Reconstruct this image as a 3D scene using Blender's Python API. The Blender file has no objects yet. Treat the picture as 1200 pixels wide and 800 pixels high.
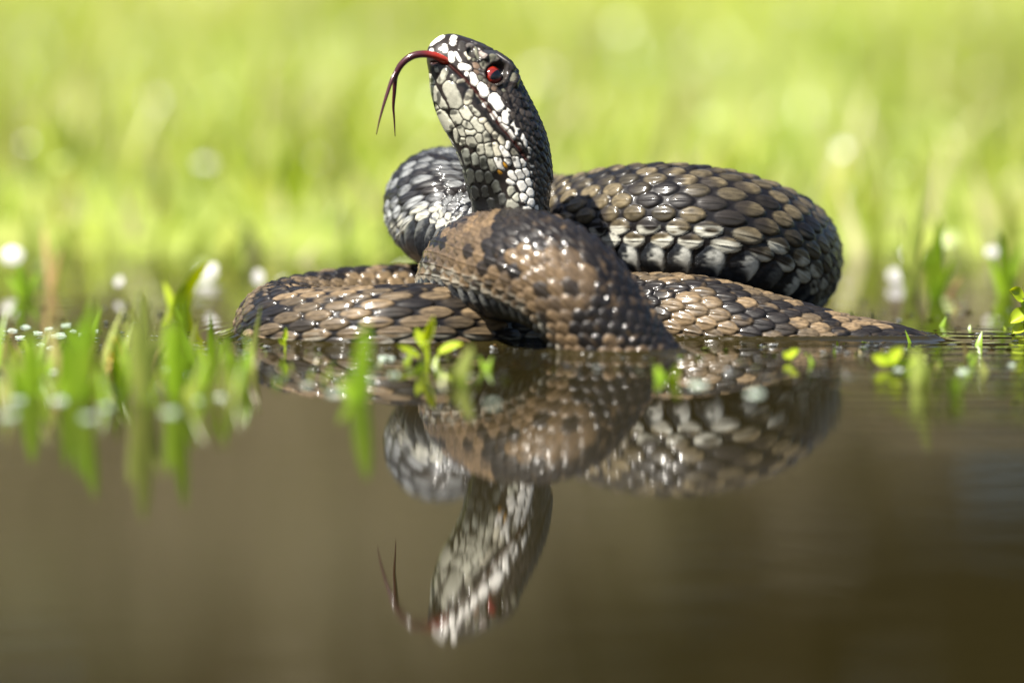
import bpy, math, random
import numpy as np
from mathutils import Vector
from mathutils.kdtree import KDTree

# ------------------------------------------------------------------ camera, sky, sun, exposure
U = 0.0002                                   # one photograph pixel at the snake's distance, in metres
CAM = np.array([0.0, -1.2, 0.105])
PITCH = math.atan2(0.105 + 0.0008, 1.2)
SC = bpy.context.scene
COL = SC.collection
cd = bpy.data.cameras.new('camera')
cd.lens = 180; cd.sensor_width = 36
cd.clip_start = 0.02; cd.clip_end = 400
cd.dof.use_dof = True
cd.dof.focus_distance = 1.203
cd.dof.aperture_fstop = 6.0
cam = bpy.data.objects.new('camera', cd)
COL.objects.link(cam)
cam.location = CAM
cam.rotation_euler = (math.pi / 2 - PITCH, 0, 0)
SC.camera = cam

SUN_DIR = Vector((-0.46, -0.40, 0.80)).normalized()    # towards the sun
elev = math.asin(SUN_DIR.z)
w = bpy.data.worlds.new('World'); SC.world = w; w.use_nodes = True
nt = w.node_tree; nt.nodes.clear()
sky = nt.nodes.new('ShaderNodeTexSky'); sky.sky_type = 'NISHITA'; sky.sun_disc = False
sky.sun_elevation = elev
sky.sun_rotation = math.atan2(SUN_DIR.x, SUN_DIR.y)
sky.dust_density = 2.0
bg = nt.nodes.new('ShaderNodeBackground'); bg.inputs['Strength'].default_value = 0.05
ow = nt.nodes.new('ShaderNodeOutputWorld')
nt.links.new(sky.outputs[0], bg.inputs[0]); nt.links.new(bg.outputs[0], ow.inputs[0])
sd = bpy.data.lights.new('sun', 'SUN'); sd.energy = 5.0; sd.angle = math.radians(0.6); sd.color = (1.0, 0.95, 0.86)
sun = bpy.data.objects.new('sun', sd); COL.objects.link(sun)
sun.rotation_euler = SUN_DIR.to_track_quat('Z', 'Y').to_euler()
SC.view_settings.view_transform = 'Standard'; SC.view_settings.look = 'None'
SC.view_settings.exposure = 1.65; SC.view_settings.gamma = 1
SC.render.engine = 'CYCLES'
SC.cycles.use_denoising = True
SC.cycles.use_adaptive_sampling = True
SC.cycles.adaptive_threshold = 0.008
SC.cycles.max_bounces = 8
SC.cycles.sample_clamp_indirect = 4.0
SC.cycles.caustics_reflective = False; SC.cycles.caustics_refractive = False

RNG = np.random.default_rng(7)
random.seed(7)

# ------------------------------------------------------------------ projection helpers (authoring only)
FW = np.array([0, math.cos(PITCH), -math.sin(PITCH)]); UP = np.array([0, math.sin(PITCH), math.cos(PITCH)])
def ray(px, py):
    return FW * 6000 + np.array([px - 600.0, 0, 0]) - UP * (py - 400.0)
def at(px, py, Y):                            # point seen at a pixel, at depth Y (pixels behind the head)
    r = ray(px, py); t = (Y * U - CAM[1]) / r[1]
    return CAM + r * t
def on_water(px, py, z=0.0):
    r = ray(px, py); t = (z - CAM[2]) / r[2]
    return CAM + r * t
def project(P):
    d = P - CAM; f = d @ FW
    return 600 + 6000 * d[..., 0] / f, 400 - 6000 * (d @ UP) / f

# ------------------------------------------------------------------ material helpers
def new_mat(name):
    m = bpy.data.materials.new(name); m.use_nodes = True
    return m, m.node_tree, m.node_tree.nodes['Principled BSDF']
def link(t, a, b): t.links.new(a, b)
def noise(t, scale, detail=3, coord=None, vec_scale=None):
    n = t.nodes.new('ShaderNodeTexNoise'); n.inputs['Scale'].default_value = scale; n.inputs['Detail'].default_value = detail
    if coord is None:
        tc = t.nodes.new('ShaderNodeTexCoord'); coord = tc.outputs['Object']
    if vec_scale is not None:
        mp = t.nodes.new('ShaderNodeMapping'); mp.inputs['Scale'].default_value = vec_scale
        link(t, coord, mp.inputs['Vector']); coord = mp.outputs['Vector']
    link(t, coord, n.inputs['Vector'])
    return n.outputs['Fac']
def ramp(t, fac, stops):
    r = t.nodes.new('ShaderNodeValToRGB')
    el = r.color_ramp.elements
    while len(el) > 1: el.remove(el[-1])
    el[0].position = stops[0][0]; el[0].color = (*stops[0][1], 1)
    for p, c in stops[1:]:
        e = el.new(p); e.color = (*c, 1)
    link(t, fac, r.inputs['Fac'])
    return r.outputs['Color']
def leaf_mat(name, c1, c2, rough=0.35, trans=0.45, scale=60, attr=False, spec=0.5):
    m, t, b = new_mat(name)
    if attr:
        a = t.nodes.new('ShaderNodeAttribute'); a.attribute_name = 'col'; c = a.outputs['Color']
    else:
        c = ramp(t, noise(t, scale, 3), [(0.3, c1), (0.7, c2)])
    link(t, c, b.inputs['Base Color'])
    b.inputs['Roughness'].default_value = rough
    b.inputs['Specular IOR Level'].default_value = spec
    tr = t.nodes.new('ShaderNodeBsdfTranslucent')
    hs = t.nodes.new('ShaderNodeHueSaturation'); hs.inputs['Hue'].default_value = 0.485
    hs.inputs['Saturation'].default_value = 1.1; hs.inputs['Value'].default_value = 1.25
    link(t, c, hs.inputs['Color']); link(t, hs.outputs[0], tr.inputs['Color'])
    mx = t.nodes.new('ShaderNodeMixShader'); mx.inputs[0].default_value = trans
    link(t, b.outputs[0], mx.inputs[1]); link(t, tr.outputs[0], mx.inputs[2])
    link(t, mx.outputs[0], t.nodes['Material Output'].inputs['Surface'])
    return m

# ------------------------------------------------------------------ mesh helpers
def mesh_obj(name, V, F, mat, parent=None, col=None, smooth=True):
    """V: n x 3 array, F: m x 4 array or list of faces; linked as ONE mesh object."""
    me = bpy.data.meshes.new(name)
    V = np.asarray(V, dtype=np.float32)
    if isinstance(F, np.ndarray):
        n, k = F.shape
        me.vertices.add(len(V)); me.vertices.foreach_set('co', V.ravel())
        me.loops.add(n * k); me.loops.foreach_set('vertex_index', F.astype(np.int32).ravel())
        me.polygons.add(n); me.polygons.foreach_set('loop_start', np.arange(0, n * k, k, dtype=np.int32))
        me.update(calc_edges=True)
    else:
        me.from_pydata(V.tolist(), [], F)
    me.validate()
    if smooth: me.polygons.foreach_set('use_smooth', np.ones(len(me.polygons), dtype=bool))
    if col is not None:
        a = me.color_attributes.new('col', 'FLOAT_COLOR', 'POINT')
        c = np.ones((len(V), 4), dtype=np.float32); c[:, :3] = col
        a.data.foreach_set('color', c.ravel())
    me.materials.append(mat)
    o = bpy.data.objects.new(name, me); COL.objects.link(o)
    if parent is not None:
        o.parent = parent
        o.matrix_parent_inverse.identity()
        o.location = -Vector(parent.location) if parent.type == 'EMPTY' else (0, 0, 0)
    return o
def tag(o, label=None, cat=None, group=None, kind=None):
    if label: o['label'] = label
    if cat: o['category'] = cat
    if group: o['group'] = group
    if kind: o['kind'] = kind
    return o
def empty(name, loc):
    o = bpy.data.objects.new(name, None); COL.objects.link(o); o.location = tuple(loc); o.empty_display_size = 0.01
    return o
def grid_faces(n, m, wrap=False):
    i = np.arange(n - 1)[:, None]; j = np.arange(m if wrap else m - 1)[None, :]
    j2 = (j + 1) % m
    a = i * m + j; b = i * m + j2; c = (i + 1) * m + j2; d = (i + 1) * m + j
    return np.stack([a, b, c, d], -1).reshape(-1, 4)
def tube(pts, rad, n=12, flat=1.0, ref=(0, 0, 1)):
    """closed tapered tube along points; returns verts, quads (ends pinched)."""
    pts = np.asarray(pts, float); rad = np.asarray(rad, float)
    T = np.gradient(pts, axis=0); T /= np.linalg.norm(T, axis=1)[:, None]
    ref = np.asarray(ref, float)
    A = ref - (T @ ref)[:, None] * T; A /= np.linalg.norm(A, axis=1)[:, None] + 1e-9
    B = np.cross(T, A)
    th = np.linspace(0, 2 * np.pi, n, endpoint=False)
    R = rad.copy(); P = np.vstack([pts[:1], pts, pts[-1:]]); R = np.concatenate([[rad[0] * 0.02], R, [rad[-1] * 0.02]])
    A = np.vstack([A[:1], A, A[-1:]]); B = np.vstack([B[:1], B, B[-1:]])
    V = P[:, None] + R[:, None, None] * (np.cos(th)[None, :, None] * A[:, None] * flat + np.sin(th)[None, :, None] * B[:, None])
    return V.reshape(-1, 3), grid_faces(len(P), n, True)
def catmull(K, n):
    """uniform parameter, centripetal knots; K: k x d array (first three columns are the position)."""
    K = np.asarray(K, float)
    d = np.linalg.norm(np.diff(K[:, :3], axis=0), axis=1) ** 0.5
    t = np.concatenate([[0], np.cumsum(d)])
    m = np.zeros_like(K)
    for i in range(len(K)):
        if i == 0: m[i] = (K[1] - K[0]) / (t[1] - t[0])
        elif i == len(K) - 1: m[i] = (K[-1] - K[-2]) / (t[-1] - t[-2])
        else:
            d1 = (K[i] - K[i - 1]) / (t[i] - t[i - 1]); d2 = (K[i + 1] - K[i]) / (t[i + 1] - t[i])
            h1 = t[i] - t[i - 1]; h2 = t[i + 1] - t[i]
            m[i] = (d1 * h2 + d2 * h1) / (h1 + h2)
    q = np.linspace(0, t[-1], n)
    k = np.clip(np.searchsorted(t, q, side='right') - 1, 0, len(K) - 2)
    h = (t[k + 1] - t[k])[:, None]; x = ((q - t[k]) / (t[k + 1] - t[k]))[:, None]
    return ((2 * x**3 - 3 * x**2 + 1) * K[k] + (x**3 - 2 * x**2 + x) * h * m[k]
            + (-2 * x**3 + 3 * x**2) * K[k + 1] + (x**3 - x**2) * h * m[k + 1]), q, t
def hash1(*a):
    v = 0.0
    for i, q in enumerate(a): v = v + np.asarray(q, float) * (12.9898, 78.233, 37.719, 93.99)[i]
    return np.abs(np.sin(v) * 43758.5453) % 1.0
def vnoise(x, y):
    xi = np.floor(x); yi = np.floor(y); fx = x - xi; fy = y - yi
    fx = fx * fx * (3 - 2 * fx); fy = fy * fy * (3 - 2 * fy)
    return ((hash1(xi, yi) * (1 - fx) + hash1(xi + 1, yi) * fx) * (1 - fy)
            + (hash1(xi, yi + 1) * (1 - fx) + hash1(xi + 1, yi + 1) * fx) * fy)
def sstep(a, b, x):
    x = np.clip((x - a) / (b - a), 0, 1); return x * x * (3 - 2 * x)

# ================================================================== SNAKE
#@@SNAKE
# control stations: centre, half height a (dorso-ventral), half width b, dorsal direction, scale pitch, looseness, hidden flag
ROLL = math.radians(20)
head = [  # ventral outline, dorsal outline, half width
    ((502, 70), (502.5, 64), 3), ((501.5, 76), (503.5, 57), 9), ((502, 85), (509, 47.5), 18), ((503.5, 95), (526, 40), 26), ((505, 106), (548, 44.5), 32),
    ((508, 118), (569, 54), 37), ((512, 131), (591, 69), 42), ((519, 147), (606, 91), 47), ((527, 162), (618, 113), 50),
    ((535, 178), (630, 137), 51), ((541, 194), (639, 160), 49), ((545, 210), (644, 185), 46), ((549, 227), (646, 211), 44),
    ((553, 247), (643, 240), 44)]
ST = []
for V_, D_, b in head:
    V_ = np.array(V_, float); D_ = np.array(D_, float)
    c = (V_ + D_) / 2; h = np.linalg.norm(D_ - V_) / 2; e = (D_ - V_) / (2 * h)
    a = math.sqrt(max(h * h - (b * math.sin(ROLL)) ** 2, 1)) / math.cos(ROLL)
    dv = np.array([e[0] * math.cos(ROLL), math.sin(ROLL), -e[1] * math.cos(ROLL)])
    ST.append([*at(c[0], c[1], 0), a, b, *dv, 11.0, 0.3, 0.0])
NHEAD = len(ST)
def S(px, py, Y, r, d, L, loose=0.3, hid=0.0):
    d = np.array(d, float); d /= np.linalg.norm(d)
    r = r * (6000 + Y) / 6000
    ST.append([*at(px, py, Y), r, r, *d, L, loose, hid])
# neck base -> left coil
S(600, 274, 8, 46, (0.75, 0.45, 0.25), 13)
S(586, 290, 40, 50, (0.45, 0.7, 0.5), 16)
S(556, 276, 84, 57, (0.0, 0.72, 0.7), 16, .8)
S(527, 253, 125, 62, (-0.2, 0.62, 0.75), 17, .9)
S(516, 243, 175, 65, (-0.25, 0.45, 0.85), 18, .9)
S(530, 241, 228, 66, (-0.25, 0.1, 0.95), 24, .3, 1)
S(575, 250, 268, 66, (0, 0.2, 0.95), 26, .3, 1)
S(625, 268, 262, 66, (0.0, 0.4, 0.9), 30, .5, 1)
# right coil
S(672, 275, 205, 67, (-0.1, 0.3, 0.95), 23, .9)
S(725, 266, 150, 70, (0, 0.26, 0.96), 24, 1)
S(790, 265, 118, 72, (0, 0.25, 0.96), 25, 1)
S(850, 273, 115, 72, (0.05, 0.25, 0.96), 25, 1)
S(897, 288, 150, 71, (0.25, 0.2, 0.95), 24, 1)
S(917, 303, 215, 69, (0.5, 0.12, 0.85), 24, .9)
S(900, 322, 285, 67, (0.3, 0.3, 0.9), 32, .6, 1)
S(830, 342, 330, 66, (0, 0.2, 0.95), 32, .5, 1)
S(720, 356, 320, 62, (0, 0, 1), 30, .4, 1)
S(620, 362, 270, 57, (0, 0, 1), 28, .4, 1)
# back branch, left turn
S(545, 364, 220, 54, (0, -0.1, 1), 22, .3)
S(470, 364, 200, 52, (0, -0.15, 1), 21, .2)
S(395, 368, 165, 51, (-0.1, -0.1, 1), 22, .2)
S(343, 378, 105, 51, (-0.2, 0, 1), 24, .3)
S(327, 387, 35, 52, (-0.3, 0.1, 1), 28, .5)
# tan front branch
S(350, 392, -35, 53, (-0.05, 0.25, 1), 33, .7)
S(405, 392, -72, 54, (0, 0.3, 1), 35, .8)
S(470, 390, -84, 55, (0, 0.3, 1), 36, .8)
S(535, 388, -66, 55, (0, 0.25, 1), 35, .8)
S(598, 388, -18, 54, (0, 0.15, 1), 34, .7)
S(660, 386, 30, 55, (0, -0.1, 1), 32, .4, 1)
S(735, 381, 42, 58, (0, -0.45, 0.9), 26, .3)
# lower right tube
S(815, 386, 22, 60, (0, -0.6, 0.8), 25, .1)
S(895, 404, 5, 58, (0.05, -0.6, 0.8), 25, .1)
S(975, 421, -5, 53, (0.15, -0.55, 0.8), 25, .1)
S(1055, 431, -14, 46, (0.2, -0.5, 0.8), 25, .3)
S(1096, 452, -34, 43, (0.3, -0.4, 0.8), 24, .3)
S(1128, 490, -80, 46, (0.4, -0.3, 0.6), 26, .2, 1)
S(1080, 518, -140, 50, (0, -0.3, 0.9), 26, .2, 1)
S(950, 520, -190, 56, (0, -0.3, 0.9), 24, .2, 1)
S(800, 490, -205, 57, (0.2, -0.5, 0.8), 22, .1, 1)
# front arch
S(738, 430, -190, 58, (0.45, -0.6, 0.65), 16.5, 0)
S(704, 380, -182, 60, (0.5, -0.6, 0.65), 16.5, 0)
S(668, 336, -168, 62, (0.4, -0.55, 0.75), 16.5, 0)
S(628, 314, -135, 62.5, (0.25, -0.4, 0.9), 16.5, 0)
S(590, 310, -88, 62, (0.2, -0.15, 0.97), 17, 0)
S(562, 316, -35, 61, (0.3, 0.15, 0.93), 18, 0)
S(549, 334, 20, 59, (0.5, 0.4, 0.75), 16.5, 0)
S(547, 366, 62, 56, (0.65, 0.65, 0.35), 20, .05)
S(556, 405, 85, 50, (0.7, 0.7, 0.1), 20, .1, 1)
S(590, 436, 100, 40, (0.3, 0.5, 0.8), 20, .1, 1)
S(660, 450, 105, 26, (0, 0, 1), 20, .1, 1)
S(730, 452, 110, 13, (0, 0, 1), 20, .1, 1)
S(790, 450, 112, 3, (0, 0, 1), 20, .1, 1)
ST = np.array(ST, float)
C0, q0, tk = catmull(ST, 6000)
seg = np.linalg.norm(np.diff(C0[:, :3], axis=0), axis=1) / U
s0 = np.concatenate([[0], np.cumsum(seg)])
s_key = np.interp(tk, q0, s0)                     # arc length (in px units) of every station
LEN = s0[-1]
step = np.where(s0 < s_key[NHEAD] + 20, 1.05, np.where(C0[:, 10] > 0.5, 4.0, 1.35))
cnt = np.concatenate([[0], np.cumsum(seg / ((step[1:] + step[:-1]) / 2))])
NS = int(cnt[-1]); NT = 384
ss = np.interp(np.arange(NS), cnt, s0)
C = np.stack([np.interp(ss, s0, C0[:, k]) for k in range(C0.shape[1])], 1)
pos = C[:, :3]; a_ = C[:, 3] * U; b_ = C[:, 4] * U; Lp = C[:, 8]; loose = C[:, 9]
Tn = np.gradient(pos, ss, axis=0); Tn /= np.linalg.norm(Tn, axis=1)[:, None]
for _ in range(10): Tn[1:-1] = (Tn[:-2] + 2 * Tn[1:-1] + Tn[2:]) / 4
D = C[:, 5:8]; D /= np.linalg.norm(D, axis=1)[:, None]
wgt = sstep(s_key[NHEAD - 3], s_key[NHEAD] + 10, ss)[:, None]
D = D - wgt * (np.sum(D * Tn, 1))[:, None] * Tn; D /= np.linalg.norm(D, axis=1)[:, None]
Lt = np.cross(D, Tn); Lt /= np.linalg.norm(Lt, axis=1)[:, None]
th = -math.pi + 2 * math.pi * np.arange(NT) / NT          # 0 = middle of the back
ct, sn = np.cos(th), np.sin(th)
# side of the head that faces the camera: sign of theta
SIDE = 1 if np.mean(Lt[:150] @ np.array([0, -1, 0])) > 0 else -1
ring = D[:, None] * (ct * 1.0)[None, :, None] * a_[:, None, None] + Lt[:, None] * sn[None, :, None] * b_[:, None, None]
base = pos[:, None] + ring
nrm = D[:, None] * ct[None, :, None] * b_[:, None, None] + Lt[:, None] * sn[None, :, None] * a_[:, None, None]
nrm /= np.linalg.norm(nrm, axis=2)[:, :, None]

# ---- scale lattice on the whole body
phi = np.concatenate([[0], np.cumsum(np.diff(ss) / ((Lp[1:] + Lp[:-1]) / 2))])
THV = math.radians(120); NR = 19; pitch = 2 * THV / NR
Rm = (a_ + b_) / 2 / U
rho = (th / pitch)[None, :]
PH = phi[:, None]
Hs = 3.5 * np.clip(Rm / 60, 0.25, 1.1) * (1.5 - 0.5 * loose)
best = np.full((NS, NT), -1.0); bu = np.zeros((NS, NT)); bv = np.zeros((NS, NT)); bk = np.zeros((NS, NT)); br = np.zeros((NS, NT))
A = (0.56 - 0.14 * loose)[:, None] * Lp[:, None]; B = (0.72 - 0.09 * loose)[:, None] * pitch * Rm[:, None]
r0 = np.round(rho) + 0 * PH
for dr in (-1, 0, 1):
    r = r0 + dr
    off = 0.5 * (np.abs(r) % 2)
    k0 = np.round(PH - off)
    for dk in (-1, 0, 1):
        k = k0 + dk
        jit = (hash1(k, r) - 0.5) * 0.10
        u = (PH - off - k + jit) * Lp[:, None] / A
        v = (rho - r) * pitch * Rm[:, None] / B
        be = 1 - (0.24 - 0.16 * loose[:, None]) * np.clip(u, 0, 1) ** 2 - 0.05 * np.clip(-u, 0, 1) ** 2
        v = v / be
        q = u * u + v * v
        dome = np.sqrt(np.clip(1 - q ** 3.2, 0, 1)) * (1 - 0.16 * q)
        h = np.where(q < 1, (0.18 + 0.82 * (np.clip(u, -1, 1) + 1) / 2) * dome, -1)
        h = np.where(np.abs(r) <= NR // 2, h, -1)
        m = h > best
        best[m] = h[m]; bu[m] = u[m]; bv[m] = v[m]; bk[m] = k[m]; br[m] = r[m]
inside = best > 0
rnd = hash1(bk, br + 31.0); rnd2 = hash1(bk + 7.3, br)
keel = np.exp(-(bv / 0.075) ** 2) * np.clip(1 - bu ** 2, 0, 1) * 0.34 + 0.045 * (vnoise(bu * 2.0 + 13 * rnd, bv * 9.0 + 40 * rnd2) - 0.5)
hgt = np.where(inside, best + keel, 0.0)
# belly scutes
ath = np.abs(th)[None, :] + 0 * PH
scute = ath > THV + pitch * 0.15
fs = (PH * 1.0 + 0.25 + 0.42 * (ath - THV)) % 1.0
ks = np.floor(PH * 1.0 + 0.25 + 0.42 * (ath - THV))
top = THV - 0.10 + 0.26 * np.abs(2 * fs - 1.0) ** 2.6            # rounded upper end of each scute
hsc = (0.40 + 0.75 * fs) * sstep(1.0, 0.94, fs) * np.sqrt(np.clip((ath - top) / 0.30, 0, 1)) 
scute = ath > top
usesc = scute & ((hsc > hgt) | (ath > THV + 0.12))
hgt0 = hgt.copy()
hgt = np.where(usesc, hsc, hgt)

# ---- colours
phc = bk; rowc = br
def mixc(c1, c2, t): return c1 * (1 - t[..., None]) + c2 * t[..., None]
def cc(*x): return np.array(x, float)[None, None, :] + np.zeros((NS, NT, 1))
sidx = lambda i: s_key[i]
I_LC = NHEAD                 # neck base
I_RC = NHEAD + 8             # right coil start
I_RE = NHEAD + 14            # right coil end
I_BK = NHEAD + 18            # back branch
I_TAN = NHEAD + 23
I_LOW = NHEAD + 29
I_ARC = NHEAD + 39
sS = ss[:, None] + 0 * rho
w_left = sstep(sidx(I_RC) - 20, sidx(I_RC) - 120, sS)
w_right = sstep(sidx(I_RC) - 120, sidx(I_RC) - 20, sS) * sstep(sidx(I_BK) + 20, sidx(I_BK) - 60, sS)
w_tan = sstep(sidx(I_BK) - 60, sidx(I_BK) + 20, sS)
w_arc = sstep(sidx(I_ARC) - 100, sidx(I_ARC) - 20, sS)
# zigzag band along the back, decided scale by scale
zper = np.where(w_arc > 0.5, 7.0, np.where(w_right > 0.5, 5.4, 5.0))
zz = np.abs(((phc + 0.5 * (np.abs(rowc) % 2)) / zper) % 1.0 - 0.5) * 4 - 1      # -1..1 triangle
dist_z = np.abs(rowc - 2.2 * zz) - (1.65 + 1.3 * (rnd - 0.5)) + np.where(w_right > 0.5, 0.5, 0) - 1.5 * w_arc
dark = dist_z < 0
blot = (np.abs(((phc / zper) % 1.0) - np.where(rowc > 0, 0.0, 0.5)) < 0.21) | (np.abs(((phc / zper) % 1.0) - np.where(rowc > 0, 1.0, 0.5)) < 0.21)
dark |= blot & (np.abs(rowc) >= 5) & (np.abs(rowc) <= 6.5) & (rnd2 > 0.3)
tan_c = mixc(cc(0.142, 0.100, 0.057), cc(0.052, 0.040, 0.026), rnd)
rc_c = mixc(cc(0.105, 0.083, 0.048), cc(0.020, 0.017, 0.012), rnd)
lc_c = mixc(cc(0.30, 0.31, 0.31), cc(0.07, 0.07, 0.075), rnd ** 1.1) * (0.55 + 0.45 * sstep(4.5, 7, np.abs(rowc)))[..., None]  # left coil: pale own colour, upper rows lightened to paint in glare
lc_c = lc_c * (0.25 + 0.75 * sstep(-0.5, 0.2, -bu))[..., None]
base_c = lc_c * w_left[..., None] + rc_c * w_right[..., None] + tan_c * w_tan[..., None]
arc_c = mixc(cc(0.122, 0.082, 0.045), cc(0.050, 0.036, 0.024), rnd)
base_c = mixc(base_c, arc_c, w_arc)
dk_c = mixc(cc(0.006, 0.005, 0.005), cc(0.013, 0.011, 0.010), rnd2)
mot = vnoise(PH * 7.0 + 3 * br, rho * 6.0)
mot2 = vnoise(PH * 2.6 + 17, rho * 3.1)
dkw = sstep(-0.35, 0.35, np.where(dark, 0.42, -0.42) + 0.9 * (vnoise(PH * 3.3, rho * 2.7 + 60) - 0.5) + 0.5 * (rnd2 - 0.5))
dkw = np.maximum(dkw, 0.75 * (rnd > 0.90))
colr = mixc(base_c, dk_c, dkw)
# mottling inside a scale: darker towards its rim and front, pale patch low on the side rows
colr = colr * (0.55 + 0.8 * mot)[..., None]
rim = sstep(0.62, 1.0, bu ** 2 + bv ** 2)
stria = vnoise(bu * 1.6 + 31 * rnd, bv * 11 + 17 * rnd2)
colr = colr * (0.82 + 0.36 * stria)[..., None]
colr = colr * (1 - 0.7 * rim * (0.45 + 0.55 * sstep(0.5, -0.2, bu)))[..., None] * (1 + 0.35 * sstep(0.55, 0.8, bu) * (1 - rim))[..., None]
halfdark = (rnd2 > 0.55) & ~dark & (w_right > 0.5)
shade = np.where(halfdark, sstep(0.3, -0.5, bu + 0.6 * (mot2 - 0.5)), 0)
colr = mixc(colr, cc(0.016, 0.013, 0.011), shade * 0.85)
side_rows = np.abs(rowc) >= 8
wht = np.where(side_rows & inside, sstep(-0.1, 0.5, (np.abs(rho) - np.abs(rowc)) * 1.3 + 1.3 * (mot2 - 0.42) + 0.35 * (np.abs(rowc) - 8) - 0.1), 0)
wht = wht * np.clip(w_right + w_left + 0.35 * w_tan, 0, 1) * np.where(rnd > 0.12, 1, 0.2)
colr = mixc(colr, cc(0.46, 0.45, 0.38) * (0.6 + 0.55 * mot[..., None]), wht * 0.9)
skin_c = cc(0.006, 0.005, 0.005)
colr = mixc(skin_c, colr, sstep(0.0, 0.22, best))
# scutes: blue-black with a white mark near the side
sc_c = mixc(cc(0.008, 0.009, 0.011), cc(0.034, 0.038, 0.044), vnoise(PH * 9, rho * 9) * vnoise(PH * 23, rho * 3))
mark = sstep(0.30, 0.62, fs + 0.3 * (mot - 0.5)) * sstep(0.42, 0.26, ath - top + 0.10 * (mot2 - 0.5)) * sstep(0.05, 0.12, ath - top) * np.where(hash1(ks, np.sign(th)[None, :] + 0 * PH) > 0.15, 1, 0.15)
sc_c = mixc(sc_c, cc(0.50, 0.50, 0.45), mark * np.clip(w_right + 0.15 * w_left + 0.3 * w_arc, 0, 1) * (0.55 + 0.45 * mot))
sc_c = sc_c * (1 - 0.6 * sstep(0.88, 0.98, fs))[..., None]
wsc = np.where(ath > THV + 0.12, 1.0, sstep(-0.10, 0.10, hsc - hgt0)) * scute
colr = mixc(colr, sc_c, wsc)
disp = hgt * Hs[:, None]

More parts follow.
